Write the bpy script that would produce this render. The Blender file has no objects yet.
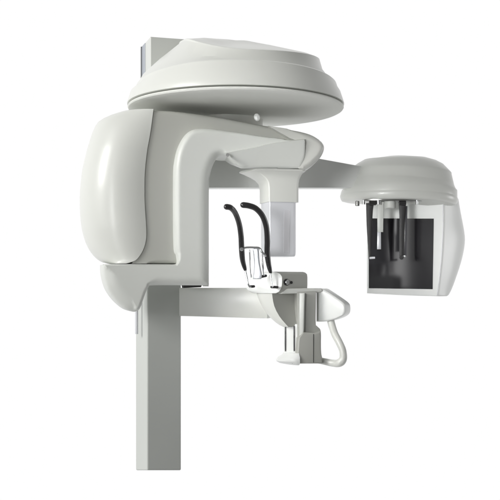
import bpy, bmesh, math
from mathutils import Vector
from mathutils.geometry import tessellate_polygon, delaunay_2d_cdt
C = bpy.context.scene
R = math.radians
D, F, HZ, ZC = 3.6, 1000.0, 285.0, 1.45      # camera distance, focal length (px of a 500 px frame), horizon row, eye height
CAM = Vector((0, -D, ZC))

# ------------------------------------------------------------------ helpers
def at(px, py, Y=0.0):
    k = (D + Y) / F
    return Vector(((px - 250) * k, Y, ZC + (HZ - py) * k))

class Plane:
    """vertical plane through the point seen at column px at depth Y, face turned by yaw (positive: to the right)
    and leaning by tilt (positive: face looks down)"""
    def __init__(s, px, Y, yaw, tilt=0, py=HZ):
        s.c = at(px, py, Y)
        a, t = R(yaw), R(tilt)
        s.n = Vector((math.sin(a) * math.cos(t), -math.cos(a) * math.cos(t), -math.sin(t)))
    def hit(s, px, py, off=0.0):
        d = at(px, py, 0) - CAM
        t = ((s.c + s.n * off) - CAM).dot(s.n) / d.dot(s.n)
        return CAM + d * t

def spline(pts, n=6, closed=True):
    """Catmull-Rom through pts; a point (x, y, 1) is a sharp corner"""
    out = []
    N = len(pts)
    P = [Vector(p[:2]) for p in pts]
    cr = [len(p) > 2 for p in pts]
    rng = range(N if closed else N - 1)
    for i in rng:
        a, b = P[i], P[(i + 1) % N]
        p0 = P[i - 1] if (i > 0 or closed) else a
        p3 = P[(i + 2) % N] if (i + 2 < N or closed) else b
        if cr[i]: p0 = a
        if cr[(i + 1) % N]: p3 = b
        if cr[i] and cr[(i + 1) % N]:
            out.append(a.copy()); continue
        for k in range(n):
            t = k / n
            m1 = (b - p0) * .5; m2 = (p3 - a) * .5
            h = (2*t**3-3*t**2+1)*a + (t**3-2*t**2+t)*m1 + (-2*t**3+3*t**2)*b + (t**3-t**2)*m2
            out.append(h)
    if not closed: out.append(P[-1].copy())
    return out

def lerp_table(tab, x):
    if x <= tab[0][0]: return tab[0][1]
    for (a, u), (b, v) in zip(tab, tab[1:]):
        if x <= b:
            t = (x - a) / (b - a)
            return u + (v - u) * t
    return tab[-1][1]

def smooth_table(tab, x):
    """monotone cubic through the table"""
    if x <= tab[0][0]: return tab[0][1]
    if x >= tab[-1][0]: return tab[-1][1]
    i = max(k for k in range(len(tab)) if tab[k][0] <= x)
    def slope(k):
        if k == 0 or k == len(tab) - 1:
            j = 0 if k == 0 else len(tab) - 2
            return (tab[j+1][1]-tab[j][1])/(tab[j+1][0]-tab[j][0])
        s1 = (tab[k][1]-tab[k-1][1])/(tab[k][0]-tab[k-1][0]); s2 = (tab[k+1][1]-tab[k][1])/(tab[k+1][0]-tab[k][0])
        return 0 if s1*s2 <= 0 else 2*s1*s2/(s1+s2)
    h = tab[i+1][0]-tab[i][0]; t = (x-tab[i][0])/h
    return (2*t**3-3*t**2+1)*tab[i][1]+(t**3-2*t**2+t)*h*slope(i)+(-2*t**3+3*t**2)*tab[i+1][1]+(t**3-t**2)*h*slope(i+1)

def link(name, bm, mat, parent=None, smooth=True, angle=32, bevel=0, seg=3, label=None):
    me = bpy.data.meshes.new(name)
    bmesh.ops.recalc_face_normals(bm, faces=bm.faces)
    bm.to_mesh(me); bm.free()
    o = bpy.data.objects.new(name, me)
    C.collection.objects.link(o)
    me.materials.append(mat)
    if smooth:
        for p in me.polygons: p.use_smooth = True
        me.set_sharp_from_angle(angle=R(angle))
    if bevel:
        m = o.modifiers.new('bevel', 'BEVEL'); m.width = bevel; m.segments = seg
        m.limit_method = 'ANGLE'; m.angle_limit = R(40); m.harden_normals = True
        for p in me.polygons: p.use_smooth = True
    if parent: o.parent = parent
    if label: o['label'] = label
    return o

def loft(bm, rings, cap0=True, cap1=True, closed=True):
    vs = [[bm.verts.new(p) for p in r] for r in rings]
    n = len(vs[0])
    for a, b in zip(vs, vs[1:]):
        for i in range(n if closed else n - 1):
            j = (i + 1) % n
            try: bm.faces.new((a[i], a[j], b[j], b[i]))
            except ValueError: pass
    for on, r, ps in ((cap0, vs[0], rings[0]), (cap1, vs[-1], rings[-1])):
        if not on: continue
        if n <= 4: bm.faces.new(r); continue
        for t in tessellate_polygon([ps]):
            try: bm.faces.new([r[i] for i in t])
            except ValueError: pass
    return vs

def inset(P, d, w=None):
    """polygon moved inwards by d pixels (times w(x,y))"""
    N = len(P)
    A = sum(P[i].x * P[(i+1) % N].y - P[(i+1) % N].x * P[i].y for i in range(N))
    s = 1 if A > 0 else -1
    out = []
    for i in range(N):
        a, b, c = P[i-1], P[i], P[(i+1) % N]
        e1 = (b - a); e2 = (c - b)
        if e1.length < 1e-6 or e2.length < 1e-6: out.append(b.copy()); continue
        e1.normalize(); e2.normalize()
        n1 = Vector((-e1.y, e1.x)) * s; n2 = Vector((-e2.y, e2.x)) * s
        m = n1 + n2
        if m.length < 1e-4: out.append(b.copy()); continue
        m.normalize()
        k = 1 / max(.45, m.dot(n1))
        out.append(b + m * k * d * (w[i] if w else 1))
    return out

def rounded(r, seg=4, depth=None):
    """layer list (inset px, depth m) of a quarter-round front edge of r pixels"""
    dm = (r * .0036) if depth is None else depth
    return [(r * (1 - math.sin(math.pi/2*k/seg)), dm * (1 - math.cos(math.pi/2*k/seg))) for k in range(seg + 1)]

def dense(P, step=3.0):
    out = []
    for a, b in zip(P, P[1:] + P[:1]):
        m = max(1, int((b - a).length / step))
        out += [a.lerp(b, k / m) for k in range(m)]
    return out

def wsmooth(P, w, it=6):
    W = [w(p.x, p.y) for p in P]
    for _ in range(it): W = [(W[i-1] + 2*W[i] + W[(i+1) % len(W)]) / 4 for i in range(len(W))]
    return W

def prism(bm, outline, plane, thick, front=((0, 0),), w=None, back=0.0, dirv=None, off=0.0):
    """outline (pixels) standing on a plane at its own distance, given a real thickness behind it.
    front: list (inset px, depth m) from the front face to the full outline"""
    n = dirv or plane.n
    rings = []
    if w:
        outline = dense(outline); w = wsmooth(outline, w)
    for ins, dep in front:
        P = (inset(outline, ins)) if ins else outline
        rings.append([plane.hit(p.x, p.y, off) - n * dep for p in P])
    base = [plane.hit(p.x, p.y, off) for p in outline]
    if back:
        cen = sum(base, Vector()) / len(base)
        rings.append([p - n * (thick - back) for p in base])
        for k in (1, 2, 3):
            a = math.pi/2*k/3
            q = inset(outline, back/.0036*(1-math.cos(a)))
            rings.append([plane.hit(p.x, p.y, off) - n * (thick - back + back*math.sin(a)) for p in q])
    else:
        rings.append([p - n * thick for p in base])
    loft(bm, rings)

def relief(bm, outline, plane, thick, prof, w, step=1.3, off=0.0, lean=None):
    """solid on a plane whose front edge falls away by prof(distance from the outline / w)"""
    O = dense(outline, step); W = wsmooth(O, w, 10); N = len(O)
    seg = [(O[k].x, O[k].y, O[(k+1) % N].x - O[k].x, O[(k+1) % N].y - O[k].y, W[k], W[(k+1) % N] - W[k]) for k in range(N)]
    def near(x, y):
        bd, bw, ins = 1e9, 1, False
        for ax, ay, dx, dy, w0, dw in seg:
            l = dx*dx + dy*dy
            t = ((x-ax)*dx + (y-ay)*dy) / l if l else 0
            t = 0 if t < 0 else 1 if t > 1 else t
            ex, ey = ax + t*dx - x, ay + t*dy - y
            q = ex*ex + ey*ey
            if q < bd: bd, bw = q, w0 + t*dw
            if (ay > y) != (ay + dy > y) and x < ax + (y - ay) / dy * dx: ins = not ins
        return math.sqrt(bd), bw, ins
    xs = [p.x for p in O]; ys = [p.y for p in O]
    pts, dep = [p.copy() for p in O], [prof(0) * min(1, max(0, (W[k] - .1) / .3)) for k in range(N)]
    r = 0; y = min(ys) + .5
    while y < max(ys):
        x = min(xs) + (step*.5 if r % 2 else 0)
        while x < max(xs):
            d, ww, ins = near(x, y)
            if ins and d > step*.45:
                pts.append(Vector((x, y))); dep.append(prof(d/ww) * min(1, (ww - .1) / .3) if ww > .1 else 0)
            x += step
        y += step*.87; r += 1
    vs, es, fs, ov, oe, of = delaunay_2d_cdt(pts, [], [list(range(N))], 1, 1e-6)
    idx = [o[0] if o else None for o in ov]
    bv = []
    for v, k in zip(vs, idx):
        d = dep[k] if k is not None else 0
        bv.append(bm.verts.new(plane.hit(v.x, v.y, off) - plane.n * (d + (lean(v.x, v.y) if lean else 0))))
    for f in fs: bm.faces.new([bv[k] for k in f])
    # sides and back
    be = [e for e in bm.edges if len(e.link_faces) == 1]
    ret = bmesh.ops.extrude_edge_only(bm, edges=be)
    ring = [g for g in ret['geom'] if isinstance(g, bmesh.types.BMVert)]
    c = plane.c
    for v in ring:
        cur = (v.co - c).dot(plane.n)
        v.co -= plane.n * (cur - off + thick)
    ne = [g for g in ret['geom'] if isinstance(g, bmesh.types.BMEdge)]
    bmesh.ops.triangle_fill(bm, edges=ne, use_beauty=False)

def quarter(r, dep):
    return lambda d: 0 if d >= r else dep * (1 - math.sqrt(max(0, 1 - (1 - d/r)**2)))

def tube(bm, pts, rad, n=14, cap=True, flat=1.0):
    """swept round bar through 3D pts; rad a number or one per point; rounded ends"""
    pts = [Vector(p) for p in pts]
    rad = rad if isinstance(rad, (list, tuple)) else [rad] * len(pts)
    T = []
    for i in range(len(pts)):
        T.append((pts[min(i+1, len(pts)-1)] - pts[max(i-1, 0)]).normalized())
    up = Vector((0, 1, 0))
    if abs(T[0].dot(up)) > .9: up = Vector((1, 0, 0))
    rings = []
    def ring(c, t, r):
        nonlocal up
        u = (up - t * up.dot(t)).normalized(); up = u
        v = t.cross(u)
        return [c + u * math.cos(2*math.pi*k/n) * r * flat + v * math.sin(2*math.pi*k/n) * r for k in range(n)]
    if cap:
        for a in (80, 60, 35): rings.append(ring(pts[0] - T[0]*rad[0]*math.sin(R(a)), T[0], rad[0]*math.cos(R(a))))
    for p, t, r in zip(pts, T, rad): rings.append(ring(p, t, r))
    if cap:
        for a in (35, 60, 80): rings.append(ring(pts[-1] + T[-1]*rad[-1]*math.sin(R(a)), T[-1], rad[-1]*math.cos(R(a))))
    loft(bm, rings)

def path3(pts, n=6):
    """smooth 3D path through (px, py, Y) points"""
    A = spline([(p[0], p[1]) for p in pts], n, False)
    B = spline([(i, p[2]) for i, p in enumerate(pts)], n, False)
    return [at(a.x, a.y, b.y) for a, b in zip(A, B)]

def srad(tab, n, m):
    """radii along a path of m key points"""
    return [smooth_table(tab, i / ((m-1)*n)) for i in range((m-1)*n + 1)]

def cyl(bm, a, b, r, n=24, ch=0.0):
    a, b = Vector(a), Vector(b); t = (b - a).normalized()
    u = t.orthogonal().normalized(); v = t.cross(u)
    def ring(c, q): return [c + (u*math.cos(2*math.pi*k/n) + v*math.sin(2*math.pi*k/n))*q for k in range(n)]
    rs = [ring(a, r), ring(b, r)]
    if ch: rs = [ring(a, r-ch), ring(a+t*ch, r), ring(b-t*ch, r), ring(b, r-ch)]
    loft(bm, rs)

def box(bm, c, ax, ay, az):
    """box from centre and three half-axis vectors"""
    c = Vector(c)
    v = [bm.verts.new(c + ax*i + ay*j + az*k) for i in (-1, 1) for j in (-1, 1) for k in (-1, 1)]
    for f in ((0,1,3,2),(4,6,7,5),(0,4,5,1),(2,3,7,6),(0,2,6,4),(1,5,7,3)): bm.faces.new([v[i] for i in f])

def B(): return bmesh.new()

# ------------------------------------------------------------------ materials
def mat(name, col, rough=.35, metal=0, coat=0, coat_r=.1, grain=0.0, gscale=900, var=0.03, spec=.5, alpha=None):
    m = bpy.data.materials.new(name); m.use_nodes = True
    nt = m.node_tree; b = nt.nodes['Principled BSDF']
    b.inputs['Roughness'].default_value = rough; b.inputs['Metallic'].default_value = metal
    b.inputs['Coat Weight'].default_value = coat; b.inputs['Coat Roughness'].default_value = coat_r
    b.inputs['Specular IOR Level'].default_value = spec
    tc = nt.nodes.new('ShaderNodeTexCoord')
    nz = nt.nodes.new('ShaderNodeTexNoise'); nz.inputs['Scale'].default_value = 6; nz.inputs['Detail'].default_value = 5
    nt.links.new(tc.outputs['Object'], nz.inputs['Vector'])
    mx = nt.nodes.new('ShaderNodeMix'); mx.data_type = 'RGBA'
    mx.inputs[6].default_value = (*[c * (1 - var) for c in col], 1); mx.inputs[7].default_value = (*[min(1, c * (1 + var)) for c in col], 1)
    nt.links.new(nz.outputs['Fac'], mx.inputs[0]); nt.links.new(mx.outputs[2], b.inputs['Base Color'])
    rr = nt.nodes.new('ShaderNodeMapRange'); rr.inputs[3].default_value = rough * .88; rr.inputs[4].default_value = min(1, rough * 1.15)
    nt.links.new(nz.outputs['Fac'], rr.inputs[0]); nt.links.new(rr.outputs[0], b.inputs['Roughness'])
    if grain:
        n2 = nt.nodes.new('ShaderNodeTexNoise'); n2.inputs['Scale'].default_value = gscale; n2.inputs['Detail'].default_value = 2
        nt.links.new(tc.outputs['Object'], n2.inputs['Vector'])
        bp = nt.nodes.new('ShaderNodeBump'); bp.inputs['Strength'].default_value = grain; bp.inputs['Distance'].default_value = .0005
        nt.links.new(n2.outputs['Fac'], bp.inputs['Height']); nt.links.new(bp.outputs[0], b.inputs['Normal'])
    return m

WHITE = mat('white_plastic', (.70, .71, .675), .40, coat=.42, coat_r=.23, grain=.10)
MATTE = mat('matt_white_plastic', (.76, .77, .735), .62, grain=.1, spec=.3)
PAINT = mat('painted_metal', (.66, .675, .645), .40, coat=.15, coat_r=.25, grain=.12)
COLM = mat('painted_aluminium', (.58, .60, .575), .42, grain=.15)
GREY = mat('grey_plastic', (.49, .495, .46), .38, coat=.2, coat_r=.2, grain=.12)
SHADE = mat('shaded_white_plastic', (.40, .403, .375), .4, grain=.15)  # darker copy of the white plastic, shade painted into the colour
CLEAR = mat('pearl_grey_plastic', (.50, .52, .55), .25, metal=.4)
CREAM = mat('bright_white_plastic', (.86, .875, .86), .36, coat=.2)
SILVER = mat('silver_plastic', (.74, .75, .785), .30, metal=.12)
BLACK = mat('black_plastic', (.022, .021, .022), .27, coat=.25, grain=.35, gscale=420)
DARKM = mat('dark_gap', (.03, .03, .028), .6)
CHROME = mat('chrome', (.78, .79, .80), .16, metal=1)
STEEL = mat('brushed_steel', (.35, .35, .34), .3, metal=1)
RAIL = mat('blue_grey_aluminium', (.42, .45, .50), .4, metal=.5)
SCREEN = mat('black_detector_panel', (.012, .011, .014), .10, grain=0, spec=.5)
LENS = mat('slot_window', (.64, .64, .67), .2)
DULL = mat('dull_black_plastic', (.020, .019, .020), .5)
CAPM = mat('lit_grey_plastic', (.58, .585, .555), .36, coat=.4, coat_r=.16)  # paler copy of the arm grey, light painted into the colour
TINT = mat('smoked_plastic', (.10, .10, .11), .2)

# ------------------------------------------------------------------ the machine
M = bpy.data.objects.new('dental_xray_machine', None); C.collection.objects.link(M)
M.location = (0, 0, 0)
M['label'] = 'white dental x-ray machine with round overhead hood, chin rest and black panel on side arm'
M['category'] = 'x-ray machine'

# --- lower column: bottom cut along the line where the picture of it ends
def column_box(name, fl, fr, top, bot, Y, yaw, depth, m):
    pl = Plane(fl, Y, yaw)
    a, b = pl.hit(fl, 300), pl.hit(fr, 300)
    ax = (b - a); n = pl.n
    cs = [a, b, b - n*depth, a - n*depth]
    def corner(c, py):
        return Vector((c.x, c.y, ZC + (HZ - py) * (D + c.y) / F))
    bm = B()
    loft(bm, [[corner(c, bot) for c in cs], [Vector((c.x, c.y, corner(cs[0], top).z)) for c in cs]])
    return link(name, bm, m, M, bevel=.005, seg=3), pl
col, colpl = column_box('column', 147.3, 181.3, 270, 470.3, -.06, 28, .112, COLM)
# narrow guide bar coming out below the carriage on the side of the column
bm = B(); cyl(bm, at(136.6, 300, -.03), at(136.6, 334, -.03), .006); link('guide_bar', bm, SILVER, M)

# --- upper column
bm = B()
pl = Plane(150.5, .10, 17)
top_out = spline([(150.5, 37.5, 1), (200, 37.5, 1), (200, 250, 1), (150.5, 250, 1)])
a, b = pl.hit(150.3, 38), pl.hit(199, 38)
n = pl.n; ztop = at(150.3, 36.5, .10).z; zbot = at(150, 250, .1).z
dep = .215
prof = [a, b, b - n*dep]
ax = (b - a).normalized()
prof += [a - n*dep + ax*.012, a - n*(dep - .012) + ax*.002, a - n*(dep-.02)]
loft(bm, [[Vector((p.x, p.y, z)) for p in prof] for z in (zbot, ztop)])
up = link('upper_column', bm, PAINT, M, bevel=.004)
# recessed rail in its left side
bm = B()
lx = -ax
c = a - n*(dep*.60) + lx*.0005
def up_pt(p, z): return Vector((p.x, p.y, z))
z0, z1 = at(142, 92, .2).z, at(142, 43.5, .2).z
cen = up_pt(c, (z0+z1)/2)
box(bm, cen, n*.033, lx*.0015, Vector((0, 0, (z1-z0)/2)))
link('side_rail', bm, RAIL, up, bevel=.001)
bm = B()
box(bm, up_pt(a - n*(dep*.60+.032) + lx*.002, (z0+z1)/2), n*.004, lx*.003, Vector((0, 0, (z1-z0)/2)))
link('rail_edge', bm, STEEL, up)

# --- overhead crown
def crown(name, cx, cyp, Y, Rm, prof_tab, mat_, rows, seg=144, label=None, sy=1.0, angle=22):
    c = at(cx, HZ, Y)
    bm = B(); rings = []
    for row in rows:
        ring = []
        for k in range(seg):
            a = 360.0 * k / seg
            r, z = row(a)
            ring.append(Vector((c.x + Rm*r*math.cos(R(a)), c.y + Rm*r*math.sin(R(a))*sy, ZC + z)))
        rings.append(ring)
    loft(bm, rings)
    return link(name, bm, mat_, M, angle=angle, label=label)
def ang(tab):
    """periodic smooth table over the angle (0 right, 90 back, 180 left, 270 front)"""
    t = sorted(tab); ext = [(x-360, v) for x, v in t] + t + [(x+360, v) for x, v in t]
    S = [lerp_table(ext, x) for x in range(360)]
    for _ in range(4): S = [sum(S[(i+j) % 360] for j in range(-5, 6)) / 11 for i in range(360)]
    return lambda a: S[int(a) % 360] + (S[(int(a)+1) % 360] - S[int(a) % 360]) * (a - int(a))
K = ang
def row(rt, zt):
    fr, fz = (K(rt) if isinstance(rt, list) else (lambda a, r=rt: r)), (K(zt) if isinstance(zt, list) else (lambda a, z=zt: z))
    return lambda a: (fr(a), fz(a))
# underside dish
under = [row(.02, .619), row(.30, .619), row(.60, .6195), row(.80, .6205), row(.815, .6212), row(.93, .624), row(.975, .6265), row(.993, .630), row(1.0, .634), row(.994, .6385), row(.98, .640), row(.5, .641)]
crown('crown_dish', 235.8, 0, 0, .387, None, MATTE, under)
r_bt = [(0, .93), (90, .93), (180, .915), (215, .93), (270, .93), (320, .935)]
z_bt = [(0, .712), (90, .72), (180, .698), (215, .715), (250, .729), (270, .730), (310, .726)]
r_base = [(0, .865), (90, .86), (180, .86), (215, .88), (255, .875), (270, .87), (310, .86)]
z_base = [(0, .733), (90, .735), (180, .738), (215, .738), (250, .740), (270, .738), (310, .736)]
r_mid = [(0, .80), (90, .8), (180, .72), (215, .74), (232, .79), (245, .825), (262, .838), (280, .842), (310, .832)]
z_mid = [(0, .765), (90, .78), (180, .795), (215, .787), (232, .768), (245, .755), (262, .750), (280, .750), (310, .755)]
r_cr = [(0, .77), (90, .75), (150, .6), (180, .52), (215, .54), (228, .62), (238, .70), (248, .755), (258, .79), (270, .81), (285, .82), (310, .81)]
z_cr = [(0, .806), (90, .82), (150, .85), (180, .866), (215, .856), (228, .843), (238, .826), (248, .806), (258, .788), (270, .775), (285, .774), (310, .782)]
r_tp = [(0, .70), (90, .6), (180, .45), (215, .40), (236, .40), (252, .46), (270, .55), (310, .65)]
z_tp = [(0, .824), (90, .85), (180, .884), (215, .866), (236, .848), (252, .826), (270, .808), (310, .802)]
z_t2 = [(0, .862), (90, .87), (180, .888), (215, .872), (270, .836), (310, .842)]
crow = [row(.5, .6435), row(.982, .6435), row(.9995, .6445), row(1.0, .648)]
crow += [row(.985, .666), row(.968, .686)]
crow += [row([(a_, r+.012) for a_, r in r_bt], [(a_, z-.014) for a_, z in z_bt]), row(r_bt, z_bt), row([(a_, r-.012) for a_, r in r_bt], [(a_, z+.004) for a_, z in z_bt])]
crow += [row(r_base, z_base), row(r_mid, z_mid)]
crow += [row([(a_, r+.004) for a_, r in r_cr], [(a_, z-.006) for a_, z in z_cr]), row(r_cr, z_cr), row([(a_, r-.010) for a_, r in r_cr], [(a_, z+.0022) for a_, z in z_cr]), row(r_tp, z_tp), row(.33, z_t2), row([(0, .15), (180, .151)], [(0, .873), (90, .878), (180, .884), (270, .866)]), row(.01, .877)]
crown('crown_cover', 235.8, 0, 0, .3885, None, WHITE, crow)
# bearing between crown and rotating arm
bm = B(); c = at(236, 0, 0); c.y = -.02
cyl(bm, Vector((c.x-.03, .15, ZC+.50)), Vector((c.x-.03, .15, ZC+.6225)), .128, 48)
link('bearing_ring', bm, GREY, M)
bm = B(); tube(bm, path3([(256.8, 116.6, -.175), (257.2, 118.0, -.18)], 3), .0105); link('stop_pin', bm, CREAM, M)

# --- rotating arm, outer body; its grey is partly shade put into the colour
ARM = Plane(150, -.235, 16)
out = spline([(152.2, 109.6, 1), (180, 111), (220, 116.5), (260, 124), (290, 128.8), (308, 132.6), (318, 137), (324.3, 143), (325, 149), (321, 157), (312, 166), (304, 170.8), (297, 166, 1),
              (290, 152, 1), (225, 150, 1), (207, 152), (199, 165), (196, 190), (192, 240), (184, 262), (176, 263.5, 1), (132, 263.5, 1), (136, 257), (141, 249), (143.5, 240), (142.5, 220), (141, 195), (142, 175), (145, 150), (148.6, 126), (151, 114)], 5)
bm = B()
relief(bm, out, ARM, .21, quarter(5, .02), lambda x, y: 2.2 if x > 300 else (0 if x < 150 else .8))
arm = link('rotating_arm', bm, GREY, M, angle=40)
# --- light frame: carriage shell, upright strip and cover over the arm in one moulding
COV = Plane(176, -.240, 13)
out = spline([(103.4, 264.3, 1), (150, 264.3, 1), (176, 264.3, 1), (178, 262.6), (177, 255), (174.6, 244), (174.2, 180), (175.5, 160), (180, 144), (189, 131.5), (202, 127.3), (225, 129.3), (260, 134.8), (290, 139.2), (302.5, 141.3), (303.5, 145.3, 1),
              (275, 149.5), (250, 153.5), (232, 155.8), (221, 155.5), (215.5, 162), (211.5, 174), (210.3, 190), (210.3, 278), (209.6, 284), (206.5, 285.3), (200, 285.4), (155, 285.4), (150, 287), (147, 291.5), (144, 300), (140.8, 308.5), (137, 311.6), (132, 311.6), (124.5, 308.2), (115, 299.5), (108, 289), (104.5, 278), (103.4, 270)], 6)
def wcov(x, y):
    if y > 258:                                   # lower shell
        if y < 268 and x < 180: return .22
        if x > 207: return 1.9
        if x > 152: return 1.5
        if x > 136: return .5
        return 2.3
    if x < 180 and y > 250: return .9
    if x > 207 and y > 170: return 1.9
    if y > 145 and 205 < x <= 225: return 1.7
    if x >= 222 and y > 140: return 0
    if x > 270: return .3
    if x > 235: return .45
    return 1
bm = B(); relief(bm, out, COV, .14, quarter(6.2, .026), wcov)
cov = link('carriage_frame', bm, PAINT, M, angle=50)
bm = B(); q = Plane(176, -.17, 11)
prism(bm, spline([(183, 284, 1), (202.5, 284, 1), (201, 287.2, 1), (184, 288, 1)]), q, .05); link('carriage_gap_shade', bm, DARKM, M)  # dark strip painting the shade in the gap under the carriage
# hub on which the sensor hangs
HUB = Plane(265, -.176, 16, 12, py=155)
out = spline([(226, 153, 1), (250, 148.6), (275, 143.2), (305.8, 139.4, 1), (306.5, 150), (305, 160), (301, 169.5, 1), (270, 168.6), (242, 168.8, 1), (234, 163)], 6)
bm = B(); relief(bm, out, HUB, .16, quarter(3, .012), lambda x, y: 0 if y < 157 and x < 306 else 1); link('hub', bm, PAINT, arm, angle=35)
NOSE = Plane(306, -.131, 5)
out = spline([(268, 125.8, 1), (282, 127.8), (296, 130), (308, 132.7), (318, 137), (324.4, 143), (325.2, 149), (321.2, 157), (312.2, 166), (304, 171, 1), (298, 168, 1), (298, 141, 1), (290, 138.2, 1)], 6)
bm = B(); relief(bm, out, NOSE, .07, quarter(6, .030), lambda x, y: 0 if x < 290 else (0 if x < 303 and y > 133.5 else (.5 if x < 304 else 1)))
link('end_cap', bm, CAPM, arm, angle=50)  # paler than the arm, to paint in the light on its end
bm = B(); cyl(bm, at(227.6, 155, -.245), at(227.6, 155, -.22), .006, 12); link('screw', bm, STEEL, arm)

# --- tube head housing
lev = [109.2, 110.5, 112, 115, 118, 122] + [126 + 4*i for i in range(29)] + [241, 244, 247, 250, 252.5, 255, 257, 259, 260.5, 261.8, 262.8, 263.5]
LX = [(109.2, 119), (112, 109.5), (118, 98.5), (126, 94), (138, 90), (150, 86.8), (165, 83.4), (180, 81.6), (195, 80.6), (210, 80.8), (225, 82.2), (238, 85.2), (247, 88.8), (254, 93.5), (259, 98.5), (262, 104), (263.5, 111)]
RX = [(109.2, 153.4), (126, 151.3), (138, 149.4), (150, 147.2), (165, 145.4), (180, 144.5), (195, 144.4), (210, 145), (225, 146), (235, 146.3), (243, 145.3), (250, 143), (256, 139.5), (260, 136), (262, 131.5), (263.5, 126)]
rings = []
for y in lev:
    xl, xr = smooth_table(LX, y), smooth_table(RX, y)
    # front depth bulges towards the viewer in the middle
    fy = smooth_table([(109, -.215), (126, -.262), (150, -.285), (190, -.30), (225, -.296), (245, -.275), (258, -.24), (263.5, -.19)], y)
    back = smooth_table([(109, .0), (130, .04), (200, .06), (250, .03), (263.5, -.05)], y)
    z = ZC + (HZ - y) * (D + ARM.hit(xr, y).y) / F
    yc = ARM.hit(xr, y).y - .006
    fy = yc - smooth_table([(109, .004), (126, .03), (150, .05), (190, .062), (225, .06), (245, .045), (258, .02), (263.5, .0)], y)
    A_, B_ = at(xl, y, -.12).x, at(xr, y, yc).x
    ring = []
    n1 = 34
    for k in range(n1 + 1):                      # from the front crease round to the left extreme
        u = math.sin(math.pi/2 * k / n1)
        v = max(0, 1 - u**2.15)**(1/2.15)
        ring.append((B_ - (B_ - A_) * u, -.12 + (fy + .12) * v + (yc - fy) * (1-u)**2.2))
    for k in range(1, 13):
        t = math.pi/2 * k / 12
        u = abs(math.cos(t))**.8; v = abs(math.sin(t))**.8
        ring.append((B_ - .02 - (B_ - .02 - A_) * u, -.12 + (back + .12) * v))
    ring.append((B_ - .004, back)); ring.append((B_ - .004, -.12)); ring.append((B_ - .003, -.17))
    fixed = [Vector((x, yy, z)) for x, yy in ring]
    rings.append(fixed)
bm = B(); loft(bm, rings)
link('tube_head_housing', bm, WHITE, M, angle=45)

# --- sensor
def rr_ring(px0, px1, py, Y, depth, yaw, rad=.010, nseg=5, shift=0):
    """rounded rectangle, front edge seen from px0 to px1"""
    p = Plane(px0, Y, yaw); a, b = p.hit(px0, py), p.hit(px1, py)
    a.z = b.z = at(px0, py, Y).z
    ax = (b - a); L = ax.length; ax.normalize(); n = -p.n
    pts = []
    for cx_, cy_, st in ((L-rad, rad, -90), (L-rad, depth-rad, 0), (rad, depth-rad, 90), (rad*.35, rad*.35, 180)):
        rd = rad if st != 180 else rad*.35
        for k in range(nseg+1):
            t = R(st + 90*k/nseg)
            pts.append(a + ax*(cx_ + rd*math.cos(t)) + n*(cy_ + rd*math.sin(t)))
    return pts
SY = -.14
# flange: elliptical lip under the hub flowing into the box collar
def ell_blend(y, x0, x1, k, dep0, dep1):
    """blend from ellipse (k=0) to rounded box (k=1)"""
    bx = rr_ring(lerp_table([(170, 268), (180, 269)], y), 299.4, y, SY, .11, 18, .012)
    cen = at(272, y, SY + .055)
    el = []
    bc = sum(bx, Vector())/len(bx)
    for p in bx:
        d = p - bc; a_ = math.atan2(d.y, d.x)
        el.append(Vector((cen.x + (x1-x0)*.5*.0035*math.cos(a_), cen.y + dep0*math.sin(a_), p.z)))
    return [e.lerp(b_, k) for e, b_ in zip(el, bx)]
rings = [ell_blend(168.8, 237.5, 306.5, 0, .075, 0), ell_blend(170.5, 237, 307, 0, .076, 0), ell_blend(172.3, 240, 305, .12, .072, 0), ell_blend(175, 240, 305, .45, .07, 0), ell_blend(178, 240, 305, .75, .07, 0), ell_blend(182, 240, 305, .93, .07, 0), ell_blend(188, 240, 305, 1, .07, 0), ell_blend(201.5, 240, 305, 1, .07, 0)]
bm = B(); loft(bm, rings); link('sensor_collar', bm, WHITE, M, angle=40)
rg = [rr_ring(269.5, 296.6, y, SY + .004, .10, 18, .011) for y in (200.5, 252)]
for ins, y in ((.8, 254.3), (2.2, 255.8), (4.5, 256.3)):
    r0 = rr_ring(269.5, 296.6, y, SY + .004, .10, 18, .011); c_ = sum(r0, Vector())/len(r0)
    rg.append([c_ + (p - c_) * (1 - ins*.02) for p in r0])
bm = B(); loft(bm, rg); sensor = link('sensor', bm, SILVER, M, angle=40)
sp = Plane(269.5, SY + .004, 18)
slot = spline([(284.2, 213), (284.6, 211), (287, 210), (289.6, 211), (290, 213), (289.2, 250), (288.6, 252.3), (286.3, 253), (284.2, 252), (283.6, 250)], 4)
bm = B(); prism(bm, slot, sp, .004, off=.0006); link('slot_window', bm, LENS, sensor)

# --- support arm from the column to the chin rest
SA = Plane(181, -.03, -14)
bm = B(); prism(bm, spline([(179, 287.8, 1), (267, 288, 1), (267.5, 318.4, 1), (230, 317.4, 1), (179, 316, 1)]), SA, .07, ((.9, 0), (.3, .001), (0, .0035)))
link('support_arm', bm, WHITE, M, angle=40)

# --- chin rest and its support block
CY = -.20
# frame turned to the right: bright left front face, right side darkened in colour for shade
def seg_face(name, outline, plane, thick, m, parent, r=1.2, ang_=35, dirv=None, n=5, back=0):
    bm = B(); prism(bm, spline(outline, n), plane, thick, rounded(r, 3), dirv=dirv, back=back)
    return link(name, bm, m, parent, angle=ang_)
RP = Plane(272, CY, 24)          # plane of the right-hand faces, whose shade is painted in
# chin block: profile seen on the right face, extruded to the left-front; its rounded nose faces the viewer's left
side_dir = -RP.n
LP = Plane(272, CY, -50)
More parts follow.
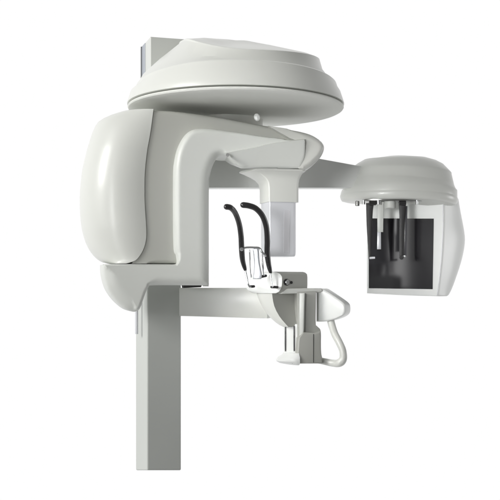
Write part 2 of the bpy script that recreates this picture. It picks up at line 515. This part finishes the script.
# body as loft of horizontal sections: [py, left x, crease x, right x]
def wedge(bm, levels, Yc, nl=8, bulge=.25, yawr=36, back=.09):
    """horizontal sections: rounded face from left extreme to a crease, flat face from crease to right"""
    rings = []
    for y, xl, xc, xr in levels:
        c_ = at(xc, y, Yc)
        pr = Plane(xc, Yc, yawr); r_ = pr.hit(xr, y)
        Yl = Yc + .07
        l_ = at(xl, y, Yl)
        z = c_.z
        pts = []
        for k in range(nl + 1):
            t = k / nl
            p = l_.lerp(c_, t)
            d = (c_ - l_); nrm = Vector((d.y, -d.x, 0))
            if nrm.y > 0: nrm = -nrm
            p = p + nrm * bulge * math.sin(math.pi * t) * (1 - .3*t)
            pts.append(p)
        pts.append(r_)
        pts.append(r_ + Vector((0, back, 0)))
        pts.append(Vector((l_.x + .01, l_.y + back * .5, z)))
        rings.append([Vector((p.x, p.y, z)) for p in pts])
    loft(bm, rings)
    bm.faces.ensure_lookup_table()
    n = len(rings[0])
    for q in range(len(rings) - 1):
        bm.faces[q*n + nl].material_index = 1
bm = B()
wedge(bm, [(292, 256.5, 272, 299), (296, 257.5, 272.3, 299), (301, 259.5, 273, 299), (306, 262, 274.2, 299), (311, 265.2, 276.3, 298.5), (316, 269.3, 279.2, 298), (320, 273.5, 282.2, 297.5), (323, 277.3, 284.8, 296.5), (325.5, 281.5, 287, 295), (327, 285.5, 288.5, 292)], CY)
blk = link('chin_rest_block', bm, WHITE, M, angle=30); blk.data.materials.append(SHADE)  # right face gets the copy with painted shade
# table on top
bm = B()
wedge(bm, [(271.6, 261, 274, 303), (272.4, 258, 277, 305.3), (274, 254.5, 280.2, 307), (277, 251, 282, 307.4), (281, 249, 282, 307.4), (285, 247.3, 281.8, 307.4), (288, 246.6, 281.2, 307.2), (290, 247.5, 280, 307), (291.6, 249.5, 279, 306), (293.2, 253, 276, 304)], CY - .012, bulge=.16, back=.07)
tab = link('chin_table', bm, CREAM, M, angle=28); tab.data.materials.append(SHADE)  # right side darkened by material to stand for shade
TP = Plane(282, CY - .012, 36)
p = TP.hit(286.2, 282.2, .001)
bm = B(); cyl(bm, p, p + TP.n*.009, .0085, 20, .0015); link('clamp_screw', bm, CHROME, tab)
bm = B(); cyl(bm, p, p + TP.n*.003, .0115, 20); link('screw_ring', bm, BLACK, tab)
p = TP.hit(291.3, 282.5, .0)
bm = B(); cyl(bm, p - TP.n*.003, p + TP.n*.0015, .005, 16); link('screw_hole', bm, BLACK, tab)
# side plate under the table, bar to the right
PP = Plane(298, CY + .02, 24)
bm = B()
prism(bm, spline([(281, 288.4, 1), (321.5, 288.2, 1), (322.5, 290.5), (319, 292.5), (300, 293.5), (281, 294, 1)], 4), Plane(281, CY - .004, 20), .06, rounded(1, 3))
link('support_bar', bm, WHITE, M)
# bright paddle at right
PD = Plane(316, CY + .06, -20)
pad = seg_face('grip_mount', [(315.8, 289, 1), (321.5, 288.6), (327, 291.5), (337, 298.2), (343.5, 303.2), (345.2, 307), (344.8, 313), (341, 316.8), (333, 320), (325, 321.6), (315.8, 321.8, 1)], PD, .07, CREAM, M, 2.2)
# post
post = seg_face('post', [(297.5, 292, 1), (316.4, 291, 1), (316, 322), (317.2, 326), (320.5, 329.5), (321.3, 336), (321, 350), (322.5, 358), (323, 363, 1), (298, 363.6, 1), (298, 345, 1)], Plane(297.5, CY + .01, 12), .045, SHADE, M, 1.0)  # post and clamp carry their shade in the material colour
bm = B(); prism(bm, spline([(299.3, 293, 1), (304.6, 293, 1), (303.6, 334, 1), (299.3, 336, 1)]), Plane(297.5, CY - .002, -8), .05, rounded(1.0, 3))
link('post_ridge', bm, PAINT, post)
# lower clamp block
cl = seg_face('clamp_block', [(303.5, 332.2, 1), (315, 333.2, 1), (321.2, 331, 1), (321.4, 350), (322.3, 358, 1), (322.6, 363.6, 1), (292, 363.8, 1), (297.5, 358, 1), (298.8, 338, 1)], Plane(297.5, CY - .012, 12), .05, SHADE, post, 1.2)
bm = B(); prism(bm, spline([(313.3, 334, 1), (313.9, 334, 1), (313.9, 362.5, 1), (313.3, 362.5, 1)]), Plane(297.5, CY - .012, 12), .003, off=.0008); link('seam', bm, DARKM, cl)
# rail plate with two slots
RPN = Plane(290, CY + .025, -12)
rl = seg_face('rail_plate', [(282.8, 324, 1), (302, 324, 1), (299, 356), (300, 360, 1), (283, 360, 1), (283.2, 350)], RPN, .03, CREAM, M, .6)
for x0 in (285.6, 294.4):
    bm = B(); prism(bm, spline([(x0 - .9, 326, 1), (x0 + .7, 326, 1), (x0 + .7, 349.8), (x0 - .1, 350.6), (x0 - .9, 349.8)], 3), RPN, .004, off=.0008)
    link('slot', bm, BLACK, rl)
# foot
bm = B()
fr = []
for y, x0, x1, yb in ((352.5, 283.6, 299, 0), (355, 281.5, 299.5, .006), (357, 277.8, 300, .014), (359, 276, 300, .018), (361, 276.4, 300, .017), (363, 280, 300, .008), (364.3, 287, 299, -.002)):
    a_, b_ = at(x0, y, CY + .03 - yb), at(x1, y, CY - .012 - yb*.4)
    m_ = at(x0 + (x1-x0)*.62, y, CY - .014 - yb)
    ring = []
    for t in [k/8 for k in range(9)]:
        p = (1-t)**2*a_ + 2*t*(1-t)*m_ + t*t*b_; ring.append(p)
    ring.append(b_ + Vector((0, .07, 0))); ring.append(a_ + Vector((.004, .04, 0)))
    fr.append([Vector((q.x, q.y, a_.z)) for q in ring])
loft(bm, fr); link('foot', bm, CREAM, M, angle=35)
# handle
bm = B()
hp = [(330, 317, -.13), (331.8, 325, -.14), (334.8, 334, -.16), (339.5, 343, -.18), (342.8, 351, -.19), (343, 359, -.19), (339, 363, -.185), (332, 363, -.17), (320, 360.6, -.15), (308, 359, -.13)]
tube(bm, path3(hp, 7), srad([(0, .0130), (.45, .0125), (.62, .0145), (.75, .0125), (1, .0105)], 7, len(hp)), 20)
link('handle', bm, WHITE, M)

# --- temple supports
def temple(pts, tail, foot, Yb, tip=.0105):
    bm = B(); n_ = 7
    tube(bm, path3(pts, n_), srad([(0, tip), (.15, tip*.98), (.5, .0100), (.75, .0105), (.92, .0085), (1, .0060)], n_, len(pts)), 18, flat=.8)
    t_ = link('temple_support', bm, BLACK, M, label='black curved temple support')
    bm = B(); tube(bm, path3(tail, 4), .0032, 10); link('rod', bm, CHROME, t_)
    bm = B(); tube(bm, path3(foot, 2), .0045, 12); link('pivot_pin', bm, BLACK, t_)
    return t_
temple([(226.5, 206.8, -.42), (231, 208, -.41), (235.5, 213.5, -.38), (239.2, 224, -.35), (241, 236, -.33), (241.6, 248, -.31), (242.6, 260, -.29), (245.2, 269.5, -.275)],
       [(244.8, 268, -.275), (246.5, 276, -.275), (248.5, 285, -.272), (250.5, 286.8, -.270)], [(250, 286.6, -.268), (253.8, 286.4, -.262)], 0, .0095)
temple([(243.2, 205, -.36), (249, 205.8, -.355), (256, 208.6, -.34), (262.5, 216, -.32), (266.3, 227, -.30), (267.3, 240, -.285), (267.2, 252, -.27), (268.6, 264, -.262), (270.5, 272, -.26)],
       [(270, 271, -.26), (271.2, 279, -.26), (272.3, 286.6, -.258)], [(271.5, 287, -.256), (277.3, 287.2, -.245)], 0, .0098)
bm = B()
tube(bm, path3([(241.5, 249.2, -.30), (246, 247.6, -.295), (254, 247.5, -.285), (259.5, 248.2, -.28), (262.3, 252.5, -.28), (266.5, 256.2, -.272)], 5), .0036, 12)
cb = link('cross_bar', bm, CHROME, M)
DCH = mat('satin_chrome', (.52, .53, .55), .22, metal=1)
bm = B(); prism(bm, spline([(252.6, 248, 1), (258.4, 248, 1), (259.4, 262), (261.6, 275), (260.8, 279, 1), (252.8, 279, 1), (254.2, 264)], 4), Plane(256, -.275, -10), .006, rounded(.8, 3)); link('bracket', bm, CLEAR, cb)
bm = B(); tube(bm, path3([(261.5, 252, -.27), (262.6, 264, -.262), (264, 275, -.255)], 4), .0028, 10); link('brace_rod', bm, CHROME, cb)
bm = B(); tube(bm, path3([(249.5, 250, -.28), (250.2, 264, -.268), (251.2, 277, -.258)], 4), .0022, 10); link('brace_rod', bm, CHROME, cb)
bm = B(); tube(bm, path3([(261.5, 276.6, -.25), (265.8, 275.8, -.24)], 2), .0048, 12); link('lock_pin', bm, BLACK, cb)
bm = B(); cyl(bm, at(241.8, 249.2, -.325), at(241.8, 249.2, -.29), .006, 16, .001); link('joint_screw', bm, CHROME, cb)

# --- cephalometric side arm
CA = Plane(200, .12, 20)
bm = B(); prism(bm, spline([(178, 134, 1), (300, 155, 1), (362, 166.3, 1), (362, 187.8, 1), (178, 187.8, 1)]), CA, .06, ((.8, 0), (.25, .001), (0, .003)))
link('side_arm', bm, CREAM, M, angle=40)

# --- cephalostat head
CYc = .42
kk = (D + CYc) / F
cR = 58.6 * kk
ccx = 398.8
def czz(py, Y=CYc): return (HZ - py) * (D + Y) / F
# lower skirt rim
zr = czz(199.5)
zt = czz
c_under = [row(.02, zr-.012), row(.5, zr-.012), row(.9, zr-.010), row(.97, zr-.006)]
r_sk = [(0, .965), (90, .97), (180, .93), (225, .95), (270, .97), (315, .97)]
z_sk = [(0, zr+.035), (90, zr+.04), (180, zr+.045), (225, zr+.052), (270, zr+.058), (315, zr+.052)]
r_s2 = [(0, .940), (90, .85), (180, .84), (225, .85), (250, .85), (270, .845), (315, .912)]
z_s2 = [(0, zr+.055), (90, zr+.09), (180, zr+.090), (225, zr+.090), (270, zr+.084), (315, zr+.070)]
r_cl = [(0, .90), (90, .8), (180, .80), (225, .81), (270, .80), (315, .85)]
z_cl = [(0, zr+.105), (90, zr+.12), (180, zr+.126), (225, zr+.122), (270, zr+.116), (315, zr+.112)]
r_tp = [(0, .76), (90, .65), (180, .70), (225, .68), (270, .64), (315, .70)]
z_tp = [(0, zr+.142), (90, zr+.15), (180, zr+.146), (225, zr+.146), (270, zr+.142), (315, zr+.142)]
z_t2 = [(0, zr+.167), (90, zr+.165), (180, zr+.163), (225, zr+.163), (270, zr+.163), (315, zr+.166)]
def tl(z): return [(0, z-.016), (45, z-.006), (90, z), (180, z), (225, z), (270, z), (315, z-.006), (340, z-.014)]
crow = [row(.02, zr-.012)] + [row(r, tl(zr+d)) for r, d in ((.5, -.012), (.9, -.010), (.97, -.006), (.99, .002), (1.0, .012), (.995, .0195), (.990, .0215), (.990, .024))]
crow += [row([(a_, (r+1.01)/2) for a_, r in r_sk], [(a_, (z+zr+.03)/2) for a_, z in z_sk]), row(r_sk, z_sk)]
crow += [row([(a_, r+.008+.02*(.945-r)/.1) for a_, r in r_s2], [(a_, z-.007) for a_, z in z_s2]), row(r_s2, z_s2)]
crow += [row([(a_, r-.008) for a_, r in r_s2], [(a_, z+.008) for a_, z in z_s2]), row([(a_, r+.006) for a_, r in r_cl], [(a_, z-.010) for a_, z in z_cl]), row(r_cl, z_cl), row([(a_, r-.03) for a_, r in r_cl], [(a_, z+.008) for a_, z in z_cl])]
crow += [row(r_tp, z_tp), row([(a_, r*.85) for a_, r in r_tp], [(a_, z+.014) for a_, z in z_tp]), row([(0, .48), (180, .46)], z_t2), row(.2, zr+.173), row(.01, zr+.175)]
crown('cephalostat_cover', ccx, 0, CYc, cR, None, WHITE, crow, label='domed grey white cover over the black detector panel', sy=.72, angle=100)

# detector housing: front frame with curved shell behind
DP = Plane(400, CYc + .02, -22)
fo = spline([(367.5, 199, 1), (443.6, 196, 1), (443.5, 225), (442.4, 250), (440.2, 275), (437.8, 294), (436.5, 296.3, 1), (410, 295.6), (380, 294.2), (366.5, 293.4, 1), (366.6, 250)], 6)
TH = [(195, .155), (205, .17), (220, .20), (240, .215), (255, .205), (275, .165), (288, .14), (294, .115), (297, .09)]
bm = B(); rings = []
dv = -DP.n
for ins, s in ((.8, 0), (.2, .004), (0, .012)):
    rings.append([DP.hit(p.x, p.y) + dv * s for p in (inset(fo, ins) if ins else fo)])
cc = Vector((405, 245))
for t in (.06, .2, .4, .6, .75, .87, .95, 1.0):
    rg = []
    sh = max(0, (t-.6)/.4)
    for p in fo:
        q = p.lerp(cc, .06*sh*sh)
        th = smooth_table(TH, p.y) * (1 if p.x > 400 else .8)
        fl = smooth_table([(195, .036), (215, .044), (240, .056), (265, .050), (285, .040), (297, .032)], p.y) * math.sin(math.pi/2 * min(1, t*1.15)) * max(0, (p.x - 400) / 43)
        rg.append(DP.hit(q.x, q.y) + dv * (.012 + th * t) + Vector((-DP.n.y, DP.n.x, 0)) * fl)
    rings.append(rg)
loft(bm, rings)
hs = link('detector_housing', bm, CREAM, M, angle=35)
# seam between the front frame and the shell
# recessed-look frame step and black panel
bm = B()
so = [Vector(p) for p in ((368.6, 218.4), (433.8, 218.6), (432.6, 289.2), (368.8, 288.2))]
prism(bm, so, DP, .004, off=.0015); link('detector_panel', bm, SCREEN, hs, label='flat black detector panel')
bm = B()
P_ = spline([(442.6, 204, 1), (442.6, 225), (441.5, 250), (439.3, 275), (436.8, 295, 1), (437.5, 295.3, 1), (440.0, 275), (442.2, 250), (443.3, 225), (443.4, 204, 1)], 5)
prism(bm, P_, DP, .003, off=.0008); link('frame_seam', bm, LENS, hs)

# ear rods etc.
EY = CYc - .10
bm = B(); pw = at(388, 201, EY)
rings = [[Vector((at(392.5, 200, EY).x + .118*s*math.cos(R(a_*10)), EY + .04*s*math.sin(R(a_*10)), z)) for a_ in range(36)] for s, z in ((1, ZC+zr-.004), (1, ZC+zr-.014), (.97, ZC+zr-.016))]
loft(bm, rings); plate = link('rod_plate', bm, STEEL, M)
def bar(name, pts, m, parent, Y, thick=.012, r=.5):
    bm = B(); prism(bm, spline(pts, 4), Plane(pts[0][0], Y, -8), thick, rounded(r, 2)); return link(name, bm, m, parent)
e1 = bar('ear_rod', [(366, 203, 1), (374, 203, 1), (373, 209), (372.3, 220), (371.6, 240), (371.2, 258.5, 1), (368.6, 259.4, 1), (367.8, 245), (366.6, 225)], DULL, M, EY - .02)
bm = B(); cyl(bm, at(369.5, 258, EY-.025), at(375, 257.6, EY-.03), .0045, 14, .001); link('ear_plug', bm, SILVER, e1)
e2 = bar('ear_rod', [(398.4, 202, 1), (406.4, 202, 1), (405.4, 210), (404.4, 222), (404, 240), (404, 257, 1), (399.4, 257.4, 1), (399.2, 235), (399.4, 215)], DULL, M, EY - .02)
bar('clear_strip', [(404.6, 206, 1), (407.6, 206, 1), (406.4, 256, 1), (404.2, 256, 1)], TINT, e2, EY - .012, .004, .3)
bm = B(); cyl(bm, at(401.5, 257.6, EY-.04), at(401.5, 257.6, EY-.01), .0085, 16, .001); link('ear_plug', bm, BLACK, e2)
bm = B(); cyl(bm, at(402, 257, EY-.028), at(405.6, 256, EY-.05), .004, 14, .001); link('plug_tip', bm, CHROME, e2)
nr = bar('nose_rod', [(377.2, 202, 1), (383.6, 202, 1), (383.2, 232, 1), (377.4, 232, 1)], PAINT, M, EY - .02)
bar('extension', [(377.4, 231, 1), (381, 231, 1), (381, 249.2, 1), (377, 249.2, 1)], SILVER, nr, EY - .014)
bm = B(); cyl(bm, at(390, 201, EY-.01), at(390, 208.5, EY-.01), .022, 28, .003); link('pivot_hub', bm, PAINT, plate)
for x in (372, 402):
    bm = B(); cyl(bm, at(x-3, 203, EY-.03), at(x+4, 203, EY-.03), .009, 16, .001); link('clamp', bm, BLACK, plate)
for x, r_ in ((363.5, .006), (378.5, .0095), (417, .005)):
    bm = B(); cyl(bm, at(x, 200, EY-.03), at(x, 204.5, EY-.03), r_, 16, .001); link('bolt', bm, CHROME, plate)
bm = B(); cyl(bm, at(357.3, 201, EY-.02), at(357.3, 206, EY-.02), .0085, 18, .002); link('knob', bm, STEEL, M)

# ------------------------------------------------------------------ studio light
w = bpy.data.worlds.new('World'); C.world = w; w.use_nodes = True
nt = w.node_tree; bg = nt.nodes['Background']
tc = nt.nodes.new('ShaderNodeTexCoord'); sx = nt.nodes.new('ShaderNodeSeparateXYZ')
nt.links.new(tc.outputs['Generated'], sx.inputs[0])
rp = nt.nodes.new('ShaderNodeValToRGB')
mr = nt.nodes.new('ShaderNodeMapRange'); mr.inputs[1].default_value = -1; mr.inputs[2].default_value = 1
ma = nt.nodes.new('ShaderNodeMath'); ma.operation = 'MULTIPLY_ADD'; ma.inputs[1].default_value = -.18
mb = nt.nodes.new('ShaderNodeMath'); mb.operation = 'MULTIPLY_ADD'; mb.inputs[1].default_value = -.2
nt.links.new(sx.outputs['X'], mb.inputs[0]); nt.links.new(ma.outputs[0], mb.inputs[2])
nt.links.new(sx.outputs['Z'], ma.inputs[0]); nt.links.new(sx.outputs['Y'], ma.inputs[2])
nt.links.new(mb.outputs[0], mr.inputs[0]); nt.links.new(mr.outputs[0], rp.inputs[0])
el = rp.color_ramp.elements
el[0].position = .0; el[0].color = (.17, .17, .167, 1)
el[1].position = .74; el[1].color = (1, 1, 1, 1)
e = el.new(.42); e.color = (.25, .25, .246, 1)
nt.links.new(rp.outputs[0], bg.inputs['Color']); bg.inputs['Strength'].default_value = 1.0

def area(name, loc, target, sx_, sy_, power, col=(1, 1, 1)):
    l = bpy.data.lights.new(name, 'AREA'); l.shape = 'RECTANGLE'; l.size = sx_; l.size_y = sy_; l.energy = power; l.color = col
    o = bpy.data.objects.new(name, l); C.collection.objects.link(o); o.location = loc
    o.rotation_euler = (Vector(target) - Vector(loc)).to_track_quat('-Z', 'Y').to_euler()
    return o
area('key_softbox', (-5.8, -4.6, 4.3), (0, 0, 1.5), 2.4, 2.4, 410, (1, .995, .97))

# unseen lamps added for the panel head: two fills and a reflection strip
r_ = area('added_rim_fill', (3.3, .8, 1.45), (.75, .4, 1.58), 1.0, 1.4, .9)  # unseen lamp added to brighten the right side of the panel shell
r_.data.spread = R(30)
g_ = area('added_grid_fill', (-1.0, -3.15, 1.75), (.52, .3, 1.76), .6, .6, 1.4)  # unseen fill added where the machine blocks the key from the panel head
g_.data.spread = R(26)
hp_ = DP.hit(394.5, 258); dv_ = (hp_ - CAM).normalized(); rv_ = dv_ - DP.n * 2 * dv_.dot(DP.n)
area('added_reflection_strip', hp_ + rv_ * 2.6, hp_, .15, 1.6, 4.2)  # unseen tall lamp added so the black panel reflects a pale band
cam = bpy.data.cameras.new('camera'); co = bpy.data.objects.new('camera', cam); C.collection.objects.link(co)
co.location = CAM; co.rotation_euler = (R(90), 0, 0)
cam.lens = 36 * F / 500; cam.sensor_width = 36; cam.shift_y = (HZ - 250) / 500; cam.clip_end = 200
C.camera = co
C.view_settings.view_transform = 'Standard'; C.view_settings.look = 'None'
C.view_settings.exposure = 0; C.view_settings.gamma = 1
